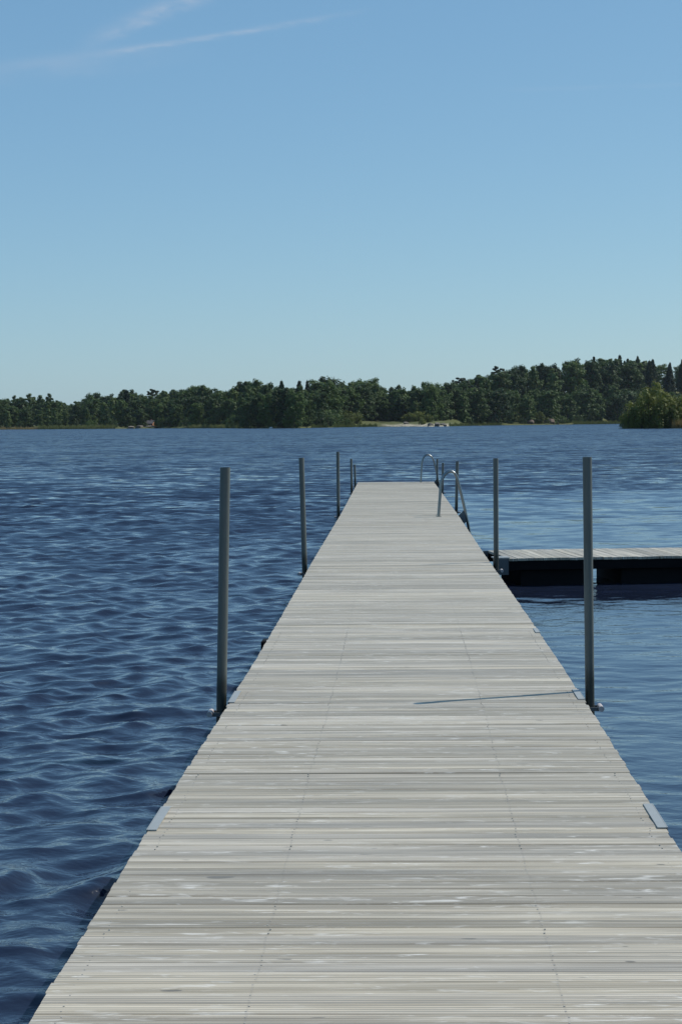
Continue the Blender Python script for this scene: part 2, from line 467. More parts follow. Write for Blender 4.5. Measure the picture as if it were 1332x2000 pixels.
# steel mooring posts: (side, foot x at deck, y, foot z ref, top x, top z, radius, look)
posts = [(-1, -1.027, 11.25, -.991, 1.641, .0293, 'tall grey steel mooring post with sunlit edge at the wider end of the jetty, opposite a leaning shadow'),
         (-1, -1.042, 21.70, -1.066, 1.51, .0295, ''), (-1, -1.062, 34.8, -1.062, 1.383, .0285, ''),
         (-1, -1.092, 46.2, -1.098, 1.046, .027, ''), (-1, -1.122, 51.4, -1.132, .787, .026, ''),
         (1, 1.105, 11.40, 1.094, 1.681, .0268, ''), (1, 1.09, 21.98, 1.091, 1.481, .0285, ''),
         (1, 1.072, 36.3, 1.094, 1.164, .0285, ''), (1, 1.04, 46.2, 1.056, .932, .027, ''), (1, 1.02, 51.35, 1.025, .93, .026, '')]
plabels = ['grey steel mooring post with a sunlit flank, facing the tallest post across the jetty',
           'grey steel mooring post on the open-water side, across from the side pontoon',
           'slim steel mooring post on the open-water side, across from the nearer ladder',
           'short dark mooring post on the open-water side, last but one along the jetty',
           'shortest dark mooring post at the jetty end corner on the open-water side',
           'tallest dark green-grey steel mooring post, casting a long shadow across the deck',
           'dark steel mooring post standing where the side pontoon meets the jetty',
           'dark steel mooring post just beyond the first bathing ladder',
           'dark steel mooring post between the two bathing ladders',
           'short dark mooring post beside the ladder at the jetty end']
for (side, bx, y, tx, tz, rad, _), lab in zip(posts, plabels):
    root = tag(empty('mooring_post', (bx, y, 0)), lab, 'post', 'steel mooring posts along the jetty')
    lean = (tx - bx) / (tz - .3)
    zb = -.9
    def at_z(z): return (lean * (z - .3), 0, z)
    mb = MB(); n = 20
    mb.tube([at_z(zb), at_z(.2), at_z(.8), at_z(tz)], rad, n, caps=False)
    # hollow rim
    b = len(mb.v)
    for (rr, zz) in ((rad, tz), (rad - .004, tz), (rad - .004, tz - .12)):
        for k_ in range(n):
            a = 2 * math.pi * k_ / n; px = at_z(zz); mb.v.append((px[0] + rr * math.cos(a), rr * math.sin(a), zz))
    for r_ in range(2):
        for k_ in range(n): mb.f.append((b + r_ * n + k_, b + r_ * n + (k_ + 1) % n, b + (r_ + 1) * n + (k_ + 1) % n, b + (r_ + 1) * n + k_))
    tb = mb.build('tube', M_post, root, True)
    cb = MB().tube([at_z(tz - .118), at_z(tz - .10)], rad - .0045, n); cb.build('plug', M_galv_dark, root)
    # bracket frame on the jetty that holds the post, with a pale roller on the outer end
    zb_ = .222; ex = cx(y) + side * .957; cxp = bx + lean * (zb_ - .3)
    out = cxp + side * (rad + .022)
    g = MB()
    lo, hi = min(ex, out), max(ex, out)
    g.box(lo, hi, y - rad - .022, y - rad - .010, zb_ - .014, zb_ + .008)
    g.box(lo, hi, y + rad + .010, y + rad + .022, zb_ - .014, zb_ + .008)
    g.build('post_bracket', M_galv_dark, jetty)
    rl = MB().tube([(out + side * .012, y - rad - .035, zb_), (out + side * .012, y + rad + .035, zb_)], .017, 10)
    rl.build('roller', M_roller, jetty, True)

# bathing ladders
def ladder(y, s, top, prof, label):
    root = tag(empty('bathing_ladder', (0, y, 0)), label, 'ladder', 'steel bathing ladders on the jetty')
    # smooth the profile with a Catmull-Rom curve
    P = [Vector((a, 0, b)) for a, b in prof]; pts = []
    for i in range(len(P) - 1):
        p0, p1, p2, p3 = P[max(i - 1, 0)], P[i], P[i + 1], P[min(i + 2, len(P) - 1)]
        for t_ in np.linspace(0, 1, 6, endpoint=False):
            t_ = float(t_)
            pts.append(.5 * ((2 * p1) + (p2 - p0) * t_ + (2 * p0 - 5 * p1 + 4 * p2 - p3) * t_ ** 2 + (3 * p1 - p0 - 3 * p2 + p3) * t_ ** 3))
    pts.append(P[-1])
    for k_, dy in enumerate((0, .46)):
        MB().tube([(p.x, dy, p.z) for p in pts], .019, 12).build('rail', M_steel, root, True)
        fx, fz = prof[0]
        MB().tube([(fx, dy, DECK + .001), (fx, dy, DECK + .008)], .042, 14).build('foot_flange', M_steel, root)
    zs = [q for q in (.30, .05, -.2, -.45)]
    for z in zs:
        xx = np.interp(-z, [-prof[i][1] for i in range(len(prof) - 4, len(prof))], [prof[i][0] for i in range(len(prof) - 4, len(prof))])
        MB().box(xx - .10, xx + .02, .012, .448, z - .018, z + .012, None, .004).build('tread', M_tread, root)
    # mounting plates from the jetty edge to the rails
    ce = cx(y) + HALF + .004
    for dy in (0, .46):
        xr = float(np.interp(-.3, [-prof[i][1] for i in range(len(prof) - 4, len(prof))], [prof[i][0] for i in range(len(prof) - 4, len(prof))]))
        m_ = MB(); y_ = dy - .004
        m_.add([(ce, y_, .12), (xr + .01, y_, .25), (xr - .005, y_, .44), (ce, y_, .31), (ce, y_ + .008, .12), (xr + .01, y_ + .008, .25), (xr - .005, y_ + .008, .44), (ce, y_ + .008, .31)],
               [(0, 1, 2, 3), (7, 6, 5, 4), (0, 4, 5, 1), (1, 5, 6, 2), (2, 6, 7, 3), (3, 7, 4, 0)])
        m_.build('mounting_plate', M_tread, root)
ladder(32.66, 1, 1.07, [(.672, DECK), (.695, .60), (.718, .865), (.760, .985), (.820, 1.050), (.881, 1.066), (.940, 1.040), (.985, .96), (1.012, .86), (1.075, .60), (1.135, .32), (1.181, .08), (1.26, -.55)],
       'stainless bathing ladder with arched handrails, standing midway along the jetty past the side pontoon')
ladder(51.35, 1, 1.04, [(.596, DECK), (.612, .6), (.628, .82), (.668, .96), (.728, 1.03), (.788, 1.042), (.860, 1.01), (.915, .94), (.95, .84), (.995, .65), (1.050, .38), (1.085, .20), (1.18, -.5)],
       'stainless bathing ladder with arched handrails at the far corner of the jetty')

# side pontoon
PR = R(7.0)
pont = tag(empty('side_pontoon', (1.12, 22.50, 0), PR), 'low floating pontoon with grey boards and dark sides, joined square to the jetty', 'pontoon')
PL, PW = 9.6, 1.50
pv = []
for i, w in enumerate((.0962, .0945, .0955)):
    me = board_mesh('board', PW, w, .028).mesh('board'); me.materials.append(M_board); pv.append(me)
n_b = int((PL - .18) / BP)
for i in range(n_b):
    o = link('board', pv[rb.randrange(3)], pont)
    o.location = (.20 + i * BP + rb.gauss(0, .001), PW / 2, DECK + rb.gauss(0, .0012)); o.rotation_euler = (rb.gauss(0, .008), 0, math.pi / 2 + rb.gauss(0, .001))
for y0_, y1_ in ((.015, .07), (PW - .07, PW - .015), (PW / 2 - .025, PW / 2 + .025)):
    MB().box(.15, PL, y0_, y1_, .185, DECK - .030).build('fascia_beam', M_timber, pont)
for a, b in ((.30, 1.10), (1.48, 3.2), (3.45, 5.2), (5.45, 7.2), (7.45, 9.2)):
    MB().box(a, b, .10, PW - .10, -.15, .183, None, .012).build('float', M_float, pont)
MB().box(-.02, .165, .05, .25, DECK - .002, DECK + .010, None, .002).build('hinge_plate', M_galv, pont)
MB().box(-.03, .145, .02, .06, .13, DECK - .004).build('hinge_bracket', M_galv_dark, pont)
MB().box(.09, .148, PW - .06, PW - .02, .13, DECK - .004).build('hinge_bracket', M_galv_dark, pont)

# ------------------------------------------------------------------ far shore
SH = np.array([(-40, 1150), (-18, 1120), (-11.5, 1080), (-9, 1010), (-7.2, 1040), (-6.2, 960), (-5, 900), (-4.4, 830), (-3, 800), (-2.2, 850), (-.6, 930), (1, 870), (1.5, 900), (2.2, 1020), (4, 1080), (6.5, 1200), (9, 1260), (18, 1300), (40, 1300)])
SK = np.array([(-40, .8), (-13.2, 0.8), (-12.34, 0.91), (-11.47, 0.83), (-11.04, 0.88), (-10.6, 0.93), (-10.09, 0.93), (-9.66, 0.67), (-9.29, 0.7), (-8.85, 0.96), (-8.41, 0.92), (-7.82, 1.08), (-7.52, 0.96), (-7.3, 0.81), (-7.08, 1.06), (-6.41, 1.07), (-5.89, 1.21), (-5.6, 1.16), (-5.15, 1.06), (-4.48, 1.3), (-4.11, 1.3), (-3.81, 1.22), (-3.37, 1.27), (-2.85, 1.26), (-2.62, 1.27), (-1.95, 1.39), (-1.65, 1.16), (-1.13, 1.31), (-0.91, 1.32), (-0.54, 1.12), (-0.02, 1.1), (0.5, 1.08), (0.95, 1.21), (1.4, 1.13), (1.62, 1.18), (1.84, 1.32), (2.36, 1.42), (2.88, 1.64), (3.18, 1.56), (3.48, 1.65), (4.21, 1.7), (4.51, 1.69), (5.1, 1.83), (5.68, 1.87), (6.42, 1.9), (6.93, 1.87), (7.36, 1.77), (8.19, 1.76), (9.02, 1.78), (9.89, 1.68), (40, 1.6)])
def shore(b): return float(np.interp(b, SH[:, 0], SH[:, 1]))
def sstep(x): x = min(max(x, 0), 1); return x * x * (3 - 2 * x)
BACK = 130.0
def crest(b):
    """ground height of the ridge line behind the shore"""
    sm = float(np.mean([np.interp(b + d, SK[:, 0], SK[:, 1]) for d in (-.8, -.4, 0, .4, .8)]))
    return max(2.2, math.tan(R(sm)) * (shore(b) + BACK) + EYE - 21.0)
def meadow(b): return sstep((b + 2.6) / .8) * sstep((2.1 - b) / .6)
def land_z(b, off):
    if off < 0: return off * .08
    near = min(off, 60) / 60
    z = .25 + 1.6 * near ** .7 + meadow(b) * .5 * sstep(off / 70)
    return z + (crest(b) - 2) * sstep((off - 25) / 105) + .25 * math.sin(b * 9) * math.sin(off * .08)
def pos(b, off):
    d = shore(b) + off; z = land_z(b, off)
    return Vector((d * math.sin(R(b)), d * math.cos(R(b)), z))

offs = [-14, -5, -1.2, 0, 1.5, 4, 8, 14, 22, 32, 45, 60, 80, 100, 130, 170, 230, 320, 500]
bs = np.concatenate([np.arange(-38, -14, 1.0), np.arange(-14, 11, .1), np.arange(11, 38.1, 1.0)])
lv, sand, = [], []
rl_ = random.Random(4)
for b in bs:
    wig = 2.5 * math.sin(b * 7.1) + 2 * math.sin(b * 17.3 + 1) + rl_.uniform(-1, 1)
    for of in offs:
        o2 = of + (wig if of < 20 else 0)
        d = shore(b) + o2
        lv.append((d * math.sin(R(b)), d * math.cos(R(b)), land_z(b, of)))
        s = sstep((b + .55) / .3) * sstep((1.62 - b) / .2) * (1 if of < 12 else sstep((26 - of) / 12)) * (.9 if .1 < b else .7)
        sand.append(s)
nb, no = len(bs), len(offs)
idx = np.arange(nb * no).reshape(nb, no)
q = np.stack([idx[:-1, :-1], idx[1:, :-1], idx[1:, 1:], idx[:-1, 1:]], -1).reshape(-1, 4)[:, ::-1]
me = np_mesh('far_shore', lv, q)
at = me.attributes.new('sand', 'FLOAT', 'POINT'); at.data.foreach_set('value', np.array(sand, np.float32))
me.polygons.foreach_set('use_smooth', np.ones(len(me.polygons), bool))
m, t, p, out = mat('shore_ground')
g = t.n('ShaderNodeNewGeometry').outputs['Position']
nz = t.noise(g, .12, 4, .6); nz2 = t.noise(g, .9, 3, .6)
c = t.mix(nz, (.062, .080, .028, 1), (.120, .122, .052, 1))
c = t.mix(t.m('MULTIPLY', t.n('ShaderNodeAttribute', attribute_name='sand').outputs['Fac'], t.ramp(nz2, .35, .55)), c, (.50, .45, .36, 1))
t.link(c, p.inputs['Base Color']); p.inputs['Roughness'].default_value = .95; p.inputs['Specular IOR Level'].default_value = .1
tag(link('far_shore', me, None, m), kind='structure')

# ------------------------------------------------------------------ trees
def leaf_mat(name, dark, light, sat=0.0):
    m, t, p, out = mat(name)
    rnd = t.n('ShaderNodeObjectInfo').outputs['Random']
    g = t.n('ShaderNodeNewGeometry').outputs['Position']
    nz = t.noise(g, .55, 3, .6)
    f = t.m('ADD', t.m('MULTIPLY', nz, .75), t.m('MULTIPLY', t.m('SUBTRACT', rnd, .5), .95), clamp=True)
    c = t.mix(f, dark + (1,), light + (1,))
    t.link(c, p.inputs['Base Color']); p.inputs['Roughness'].default_value = .6; p.inputs['Specular IOR Level'].default_value = .25
    tr = t.n('ShaderNodeBsdfTranslucent'); t.link(c, tr.inputs[0])
    mx = t.n('ShaderNodeMixShader'); mx.inputs[0].default_value = .30
    t.link(p.outputs[0], mx.inputs[1]); t.link(tr.outputs[0], mx.inputs[2]); t.link(mx.outputs[0], out.inputs['Surface'])
    return m
M_leaf = leaf_mat('broadleaf_foliage', (.032, .064, .018), (.105, .165, .040))
M_birch = leaf_mat('birch_foliage', (.062, .104, .030), (.140, .200, .056))
M_spruce = leaf_mat('spruce_needles', (.022, .044, .020), (.054, .092, .036))
M_pine = leaf_mat('pine_needles', (.020, .038, .018), (.045, .070, .030))
M_willow = leaf_mat('willow_foliage', (.080, .108, .022), (.190, .210, .046))
M_reed = leaf_mat('reed_blades', (.115, .14, .04), (.22, .23, .085))
M_reed_dry = leaf_mat('dry_reed_blades', (.20, .15, .06), (.32, .25, .11))
M_bark = simple('bark', (.085, .070, .055), .9, 0, .4, 3, .02)
M_rock = simple('shore_granite', (.15, .135, .11), .9, 0, .35, .8, .05)
M_rock_red = simple('red_granite', (.13, .090, .066), .9, 0, .35, .8, .05)

def leaf_cloud(centres, radii, per, size, seed, flat=1.0, droop=0.0):
    """leaf clumps: small randomly turned quads spread round each centre"""
    rg = np.random.default_rng(seed)
    C = np.repeat(np.asarray(centres), per, 0); Rr = np.repeat(np.asarray(radii), per)
    d = rg.normal(size=C.shape); d /= np.linalg.norm(d, axis=1, keepdims=True)
    rr = Rr * rg.uniform(.35, 1.0, len(C)) ** .6
    P = C + d * rr[:, None] * np.array([1, 1, flat])
    nrm = d + rg.normal(0, .28, C.shape) + np.array([0, 0, .30]); nrm /= np.linalg.norm(nrm, axis=1, keepdims=True)
    u = np.cross(nrm, rg.normal(size=C.shape)); u /= np.linalg.norm(u, axis=1, keepdims=True)
    w = np.cross(nrm, u)
    s = size * rg.uniform(.6, 1.3, len(C))[:, None]; s2 = s * rg.uniform(.55, 1.0, len(C))[:, None]
    V = np.stack([P - u * s - w * s2 * .3, P + w * s2, P + u * s + w * s2 * .2, P - w * s2], 1)
    return V.reshape(-1, 3)

def crown_mesh(name, V):
    n = len(V) // 4
    return np_mesh(name, V, np.arange(n * 4).reshape(n, 4))

def limbs(H, r0, ends, split, seed, lean=0.0):
    rr = random.Random(seed); mb = MB()
    pts = []; nseg = 6
    for i in range(nseg + 1):
        f = i / nseg; pts.append((lean * f + rr.uniform(-1, 1) * .012 * H * f, rr.uniform(-1, 1) * .012 * H * f, -.03 * H + f * H * .85))
    mb.tube(pts, [r0 * (1 - .85 * i / nseg) for i in range(nseg + 1)], 7)
    for e in ends:
        f = rr.uniform(*split); i = f * nseg; k_ = int(i); a = Vector(pts[k_]).lerp(Vector(pts[min(k_ + 1, nseg)]), i - k_)
        e = Vector(e); mid = a.lerp(e, .5) + Vector((0, 0, .02 * H))
        r_ = r0 * (1 - .85 * f) * .5
        mb.tube([a, mid, e], [r_, r_ * .7, r_ * .25], 5)
    return mb

def broadleaf(seed, width, base, lobes, birch=False):
    """unit-height broadleaf: big boughs, each a cluster of leaf clumps, round a leafy heart"""
    rr = random.Random(seed); cs, rd, ends = [], [], []
    def env(z): return math.sin(math.pi * min(1, max(0.0, (z - base) / (1 - base) * .80 + .19))) ** .62
    for i in range(lobes):
        f = (i + .5) / lobes
        z = base + (1 - base) * (f * .90 + .02) + rr.uniform(-.03, .03)
        a = i * 2.399 + rr.uniform(-.5, .5); rad = width * env(z) * rr.uniform(.45, .92)
        bc = Vector((rad * math.cos(a), rad * math.sin(a), z)); ends.append(tuple(bc))
        br = width * rr.uniform(.22, .36) * (.85 if birch else 1)
        for k_ in range(7):
            v = Vector((rr.gauss(0, 1), rr.gauss(0, 1), rr.gauss(0, .8))).normalized() * br * rr.uniform(.3, 1.0)
            c_ = bc + v
            c_.z = min(c_.z, .965)
            cs.append(tuple(c_)); rd.append(br * rr.uniform(.45, .75))
    V = leaf_cloud(cs, rd, 40, .0175, seed)
    hc = [(0, 0, base + (1 - base) * f) for f in np.linspace(.05, .82, 9)]
    V2 = leaf_cloud(hc, [width * .62 * env(c_[2]) for c_ in hc], 70, .034, seed + 1)
    return limbs(1.0, .021 if not birch else .013, ends[::3], (.25, .9), seed), np.concatenate([V, V2])

def spruce(seed, width):
    rr = random.Random(seed); rg = np.random.default_rng(seed); out_ = []
    z = .05; cs, rd = [], []
    while z < .985:
        rad = width * (1 - z) ** .95 * (1 if z > .2 else .7 + 1.5 * z) + .004
        nbr = max(4, int(11 * rad / width) + 3)
        a0 = rr.random() * 6.28
        for k_ in range(nbr):
            a = a0 + k_ * 6.283 / nbr + rr.uniform(-.25, .25); L = rad * rr.uniform(.72, 1.12)
            for s_ in np.linspace(.2, 1, 5):
                cs.append((L * s_ * math.cos(a), L * s_ * math.sin(a), z - L * s_ * .32 + rr.uniform(-.006, .006))); rd.append(.017 * (1.25 - .5 * s_) + .004)
        z += .032 * (1.1 - .35 * z)
    V = leaf_cloud(cs, rd, 6, .018, seed, .6)
    tip = leaf_cloud([(0, 0, .97), (0, 0, .985), (0, 0, 1.0)], [.006, .005, .003], 8, .007, seed)
    return limbs(1.05, .014, [], (.2, .9), seed), np.concatenate([V, tip])

def pine(seed):
    rr = random.Random(seed); cs, rd, ends = [], [], []
    for i in range(15):
        f = (i + .5) / 15; z = .46 + .5 * f
        a = i * 2.399 + rr.uniform(-.6, .6); rad = .20 * math.sin(math.pi * (f * .8 + .14)) * rr.uniform(.45, 1.1)
        bc = Vector((rad * math.cos(a), rad * math.sin(a), z)); ends.append(tuple(bc)); br = rr.uniform(.055, .085)
        for k_ in range(5):
            v = Vector((rr.gauss(0, 1), rr.gauss(0, 1), rr.gauss(0, .35))) * br * .55
            cs.append(tuple(bc + v)); rd.append(br * rr.uniform(.35, .6))
    return limbs(1.0, .016, ends, (.45, .95), seed), leaf_cloud(cs, rd, 26, .020, seed, .7)

def shrub(seed, width, lobes=9):
    rr = random.Random(seed); cs, rd, ends = [], [], []
    for i in range(lobes):
        a = i * 2.399; rad = width * math.sqrt((i + .3) / lobes) * rr.uniform(.6, 1.0)
        top = (1 - (rad / width) ** 2 * .62) * rr.uniform(.78, 1.0)
        n_ = 6
        for k_ in range(n_):
            z = top * (k_ + .6) / n_ * .93
            cs.append((rad * math.cos(a) + rr.gauss(0, .05), rad * math.sin(a) + rr.gauss(0, .05), z)); rd.append(rr.uniform(.09, .15))
        ends.append((rad * math.cos(a), rad * math.sin(a), top * .75))
    V = leaf_cloud(cs, rd, 60, .024, seed); V[:, 2] = np.maximum(V[:, 2], -.02)
    mb = MB()
    for e in ends:
        mb.tube([(e[0] * .15, e[1] * .15, -.04), (e[0] * .6, e[1] * .6, e[2] * .5), e], [.016, .012, .004], 5)
    return mb, V

PROTO = {}
def proto(kind, i, data, lm):
    mb, V = data
    tm = mb.mesh('trunk'); tm.materials.append(M_bark)
    cm = crown_mesh('crown', V); cm.materials.append(lm)
    PROTO.setdefault(kind, []).append((tm, cm))
for i in range(7): proto('oak', i, broadleaf(20 + i, .30 + .03 * (i % 3), .0 + .03 * (i % 2), 21 + i % 4), M_leaf)
for i in range(4): proto('birch', i, broadleaf(50 + i, .20 + .02 * (i % 2), .03, 20, True), M_birch)
for i in range(4): proto('spruce', i, spruce(70 + i, .21 + .04 * (i % 2)), M_spruce)
for i in range(3): proto('pine', i, pine(90 + i), M_pine)
for i in range(3): proto('shrub', i, shrub(110 + i, .55), M_leaf)
for i in range(3): proto('willow', i, shrub(130 + i, .50, 13), M_willow)
NAME = {'oak': 'broadleaf_tree', 'birch': 'birch_tree', 'spruce': 'spruce_tree', 'pine': 'pine_tree', 'shrub': 'shrub', 'willow': 'willow_bush'}
CAT = {'oak': 'tree', 'birch': 'tree', 'spruce': 'tree', 'pine': 'tree', 'shrub': 'shrub', 'willow': 'bush'}
rt = random.Random(77)
NTREE = [0]
def plant(kind, P, H, label, group, wide=1.0):
    tm, cm = rt.choice(PROTO[kind])
    root = empty(NAME[kind], P, rt.uniform(0, 6.283))
    root.scale = (H * wide, H * wide, H)
    link('trunk', tm, root); link('crown', cm, root)
    tag(root, label, CAT[kind], group); NTREE[0] += 1
    return root

def zone(b):
    if b < -7.45: return 'low wood beside the red cottage'
    if b < -4.7: return 'tall wood next to the dark point'
    if b < -2.3: return 'dark wooded point at the water'
    if b < 1.7: return 'wood behind the sandy beach'
    return 'wooded hill behind the leafy islet'
ADJ = {'oak': 'dark broadleaf tree', 'birch': 'pale slender birch', 'spruce': 'dark pointed spruce', 'pine': 'bare-stemmed pine'}
def lab(kind, b, row, H=17, wide=1.15):
    z = zone(b)
    size = 'tall' if H > 19.5 else ('low' if H < 12.5 else ('broad' if wide > 1.25 else ''))
    r_ = {'sky': 'on the skyline of the', 'mid': 'inside the', 'front': 'fronting the'}[row]
    return ('%s %s %s %s' % (size, ADJ[kind], r_, z)).strip(), ('%s %s trees %s %s' % (size, kind, r_, z)).strip()

def top_z(b, d): return math.tan(R(float(np.interp(b, SK[:, 0], SK[:, 1])))) * d + EYE

# skyline trees, one per crown that shows against the sky
sky_kind = {-3.37: 'spruce', -2.85: 'spruce', -2.62: 'spruce', 1.84: 'pine', 2.88: 'pine', 5.68: 'spruce', 6.42: 'spruce', 6.93: 'spruce', 7.36: 'spruce', 8.19: 'spruce', 9.02: 'spruce', 5.1: 'oak', -7.08: 'pine'}
for b, e in SK[1:-1]:
    k_ = sky_kind.get(round(float(b), 2), 'birch' if b < -8.8 and rt.random() < .5 else 'oak')
    off = BACK * rt.uniform(.8, 1.0); P = pos(b, off); H = top_z(b, shore(b) + off) - P.z
    w_ = rt.uniform(.85, 1.4) if k_ != 'oak' else rt.uniform(1.0, 1.25); l_, g_ = lab(k_, b, 'sky', H, w_); plant(k_, P - Vector((0, 0, .3)), H + .3, l_, g_, w_)
# extra spruces on the hill and fill between skyline crowns
for b in (5.9, 6.65, 7.1, 7.85, 8.5):
    off = BACK * rt.uniform(.75, 1.05); P = pos(b, off); H = (top_z(b, shore(b) + off) - P.z) * rt.uniform(.80, .93)
    l_, g_ = lab('spruce', b, 'sky', H); plant('spruce', P, H, l_, g_, rt.uniform(.8, 1.45))
b = -13.4
while b < 10:
    k_ = 'oak' if rt.random() < .8 or 5.2 < b else 'birch'
    if b > 5.2 and rt.random() < .45: k_ = 'spruce'
    off = BACK * rt.uniform(.62, .78); P = pos(b, off); H = max(9, (top_z(b, shore(b) + off) - P.z) * (rt.uniform(.86, .97) if b < 4.8 else rt.uniform(.94, 1.0)))
    H = min(H, 25); w_ = rt.uniform(1.05, 1.35); l_, g_ = lab(k_, b, 'mid', H, w_); plant(k_, P, H, l_, g_, w_); b += rt.uniform(.40, .62)
# a closed canopy behind, so that the sky only shows above it
b = -13.5
while b < 10.2:
    k_ = 'spruce' if (b > 5.0 and rt.random() < .25) else 'oak'
    off = BACK * rt.uniform(.98, 1.14); P = pos(b, off); H = (top_z(b, shore(b) + off) - P.z) * rt.uniform(.84, .94)
    w_ = rt.uniform(1.1, 1.4); l_, g_ = lab(k_, b, 'mid', H, w_); plant(k_, P - Vector((0, 0, .3)), H, l_, g_, w_); b += rt.uniform(.38, .52) * (.75 if b > 5 else 1)
# middle and front rows, tiering down to the water
for off0, fr, step, row in ((58, .86, .50, 'mid'), (34, .76, .50, 'mid'), (15, .66, .46, 'front')):
    b = -13.2 + rt.random() * .3
    while b < 9.8:
        mw = meadow(b)
        off = off0 + rt.uniform(-6, 6) + mw * 72 * (1 - off0 / 150)
        u = rt.random()
        k_ = 'oak' if u < .66 else ('birch' if u < .92 else 'spruce')
        if b < -8.2: k_ = 'oak' if u < .4 else 'birch'
        P = pos(b, off); H = (top_z(b, shore(b) + off) - land_z(b, 5)) * fr * rt.uniform(.80, 1.05)
        if b > 2.3: H = rt.uniform(14, 21) if k_ != 'spruce' else rt.uniform(17, 23)
        H = min(H, 23)
        w_ = rt.uniform(1.1, 1.4); l_, g_ = lab(k_, b, row, H, w_); plant(k_, P - Vector((0, 0, .2)), H, l_, g_, w_)
        b += step * rt.uniform(.8, 1.3)
# the dark wooded point right at the water
for b, H in ((-4.35, 12), (-4.05, 15), (-3.7, 14), (-3.35, 17), (-3.0, 15), (-2.7, 12)):
    plant('oak', pos(b, 3), H, ('tall' if H > 14.5 else 'lower') + ' dark broadleaf tree overhanging the water at the tip of the wooded point', ('tall' if H > 14.5 else 'lower') + ' trees overhanging the wooded point', 1.15)
# shrubs by the shore
for b, off, H in ((-10.9, 6, 5), (-9.9, 7, 6), (-8.9, 6, 5), (-8.3, 5, 6), (-6.9, 5, 6), (-6.6, 8, 7), (-6.1, 8, 6), (-5.4, 10, 6), (-4.7, 8, 7)):
    plant('shrub', pos(b, off), H, 'low dark shrub on the bank of the wood around the red cottage', 'shrubs on the bank by the cottage', 1.2)
for b, off, H in ((-2.35, 6, 9), (-2.0, 18, 8.5), (-1.75, 14, 7), (-1.45, 22, 7.5), (-1.2, 26, 6)):
    plant('willow' if b > -1.6 else 'shrub', pos(b, off), H, 'rounded green bush stepping down from the dark point to the meadow', 'bushes between the point and the meadow', 1.2)
for b, off, H in ((.35, 55, 5.2), (.62, 58, 5.6), (.85, 50, 4.6)):
    plant('willow', pos(b, off), H, 'pale green bush on the meadow behind the sandy beach', 'bushes on the meadow', 1.5)
plant('willow', pos(.72, 12), 3.2, 'small dark bush growing on the sand of the beach', 'bush on the beach', 1.1)
for b, off, H in ((2.05, 12, 5), (2.4, 8, 4), (2.75, 9, 3.4), (4.1, 8, 8), (3.6, 7, 4), (4.8, 8, 5), (5.2, 9, 6)):
    plant('willow' if b > 3.9 and b < 4.3 else 'shrub', pos(b, off), H, 'low green shrub at the waterside foot of the wooded hill', 'shrubs below the wooded hill', 1.2)
# leafy islet, much nearer than the shore
ID = 470.0
def ipos(b, d, z=0.0): return Vector((d * math.sin(R(b)), d * math.cos(R(b)), z))
mb = MB(); ring = []; c0 = ipos(7.75, ID + 2); n_ = 40
vs_ = []
for k_ in range(n_):
    a = 2 * math.pi * k_ / n_; q_ = 1 + .1 * math.sin(3 * a) + .06 * math.sin(7 * a)
    for s_, z in ((1.15, -.4), (1.0, .05), (.55, .45)): vs_.append((c0.x + 10.5 * q_ * s_ * math.cos(a), c0.y + 5.0 * q_ * s_ * math.sin(a), z))
fs_ = [tuple(3 * k_ + 2 for k_ in range(n_))]
for k_ in range(n_):
    j = (k_ + 1) % n_
    for r_ in range(2): fs_.append((3 * k_ + r_, 3 * j + r_, 3 * j + r_ + 1, 3 * k_ + r_ + 1))
isl = mb.add(vs_, fs_).build('islet_ground', m, None, True); tag(isl, kind='structure')
for b, d, H, w in ((6.72, ID - 1, 5.2, .95), (6.95, ID + 2, 7.5, 1.0), (7.2, ID - 1, 9.4, .95), (7.42, ID + 2, 12.4, .80), (7.6, ID - 2, 8.6, 1.0), (7.85, ID, 8.2, 1.1), (8.2, ID + 1, 8.9, 1.05), (8.5, ID, 7.0, 1.1), (7.0, ID - 2.5, 4.6, 1.2), (7.9, ID - 3, 5.5, 1.2)):
    plant('willow', ipos(b, d, .1), H, ('tallest' if H > 11 else 'tall' if H > 8.8 else 'rounded' if H > 6.5 else 'low') + ' yellow-green willow bush crowding the small islet in front of the wooded hill', ('tallest' if H > 11 else 'tall' if H > 8.8 else 'rounded' if H > 6.5 else 'low') + ' willow bushes on the islet', w)

# reed beds
def reeds(name, b0, b1, off0, off1, n_, h, m_, label, dist=None):
    rg = np.random.default_rng(int(1000 + b0 * 37))
    b = rg.uniform(b0, b1, n_); of = rg.uniform(off0, off1, n_)
    d = (np.interp(b, SH[:, 0], SH[:, 1]) if dist is None else dist) + of
    x = d * np.sin(np.radians(b)); y = d * np.cos(np.radians(b))
    cl = .75 + .35 * np.sin(b * 23 + 1.0) * np.sin(b * 61)
    H = h * rg.uniform(.6, 1.1, n_) * cl; w = .10 * rg.uniform(.6, 1.3, n_)
    a = rg.uniform(0, math.pi, n_); lx = rg.normal(0, .18, n_) * H; ly = rg.normal(0, .18, n_) * H
    z0 = np.full(n_, -.25)
    V = np.stack([np.stack([x - w * np.cos(a), y - w * np.sin(a), z0], -1), np.stack([x + w * np.cos(a), y + w * np.sin(a), z0], -1),
                  np.stack([x + lx, y + ly, H], -1)], 1).reshape(-1, 3)
    o = link(name, np_mesh(name, V, None, np.arange(3 * n_).reshape(-1, 3)), None, m_)
    tag(o, label, 'reeds', None, 'stuff')
reeds('reed_bed', -14, -10.2, -6, 2, 9000, 1.7, M_reed_dry, 'brownish reed bed along the low wood')
reeds('reed_bed', -10.4, -8.2, -8, 2, 8000, 2.6, M_reed, 'pale green reed bed beside the red cottage')
reeds('reed_bed', -6.1, -4.45, -7, 2, 6500, 2.2, M_reed, 'pale green reed bed beside the dark wooded point')
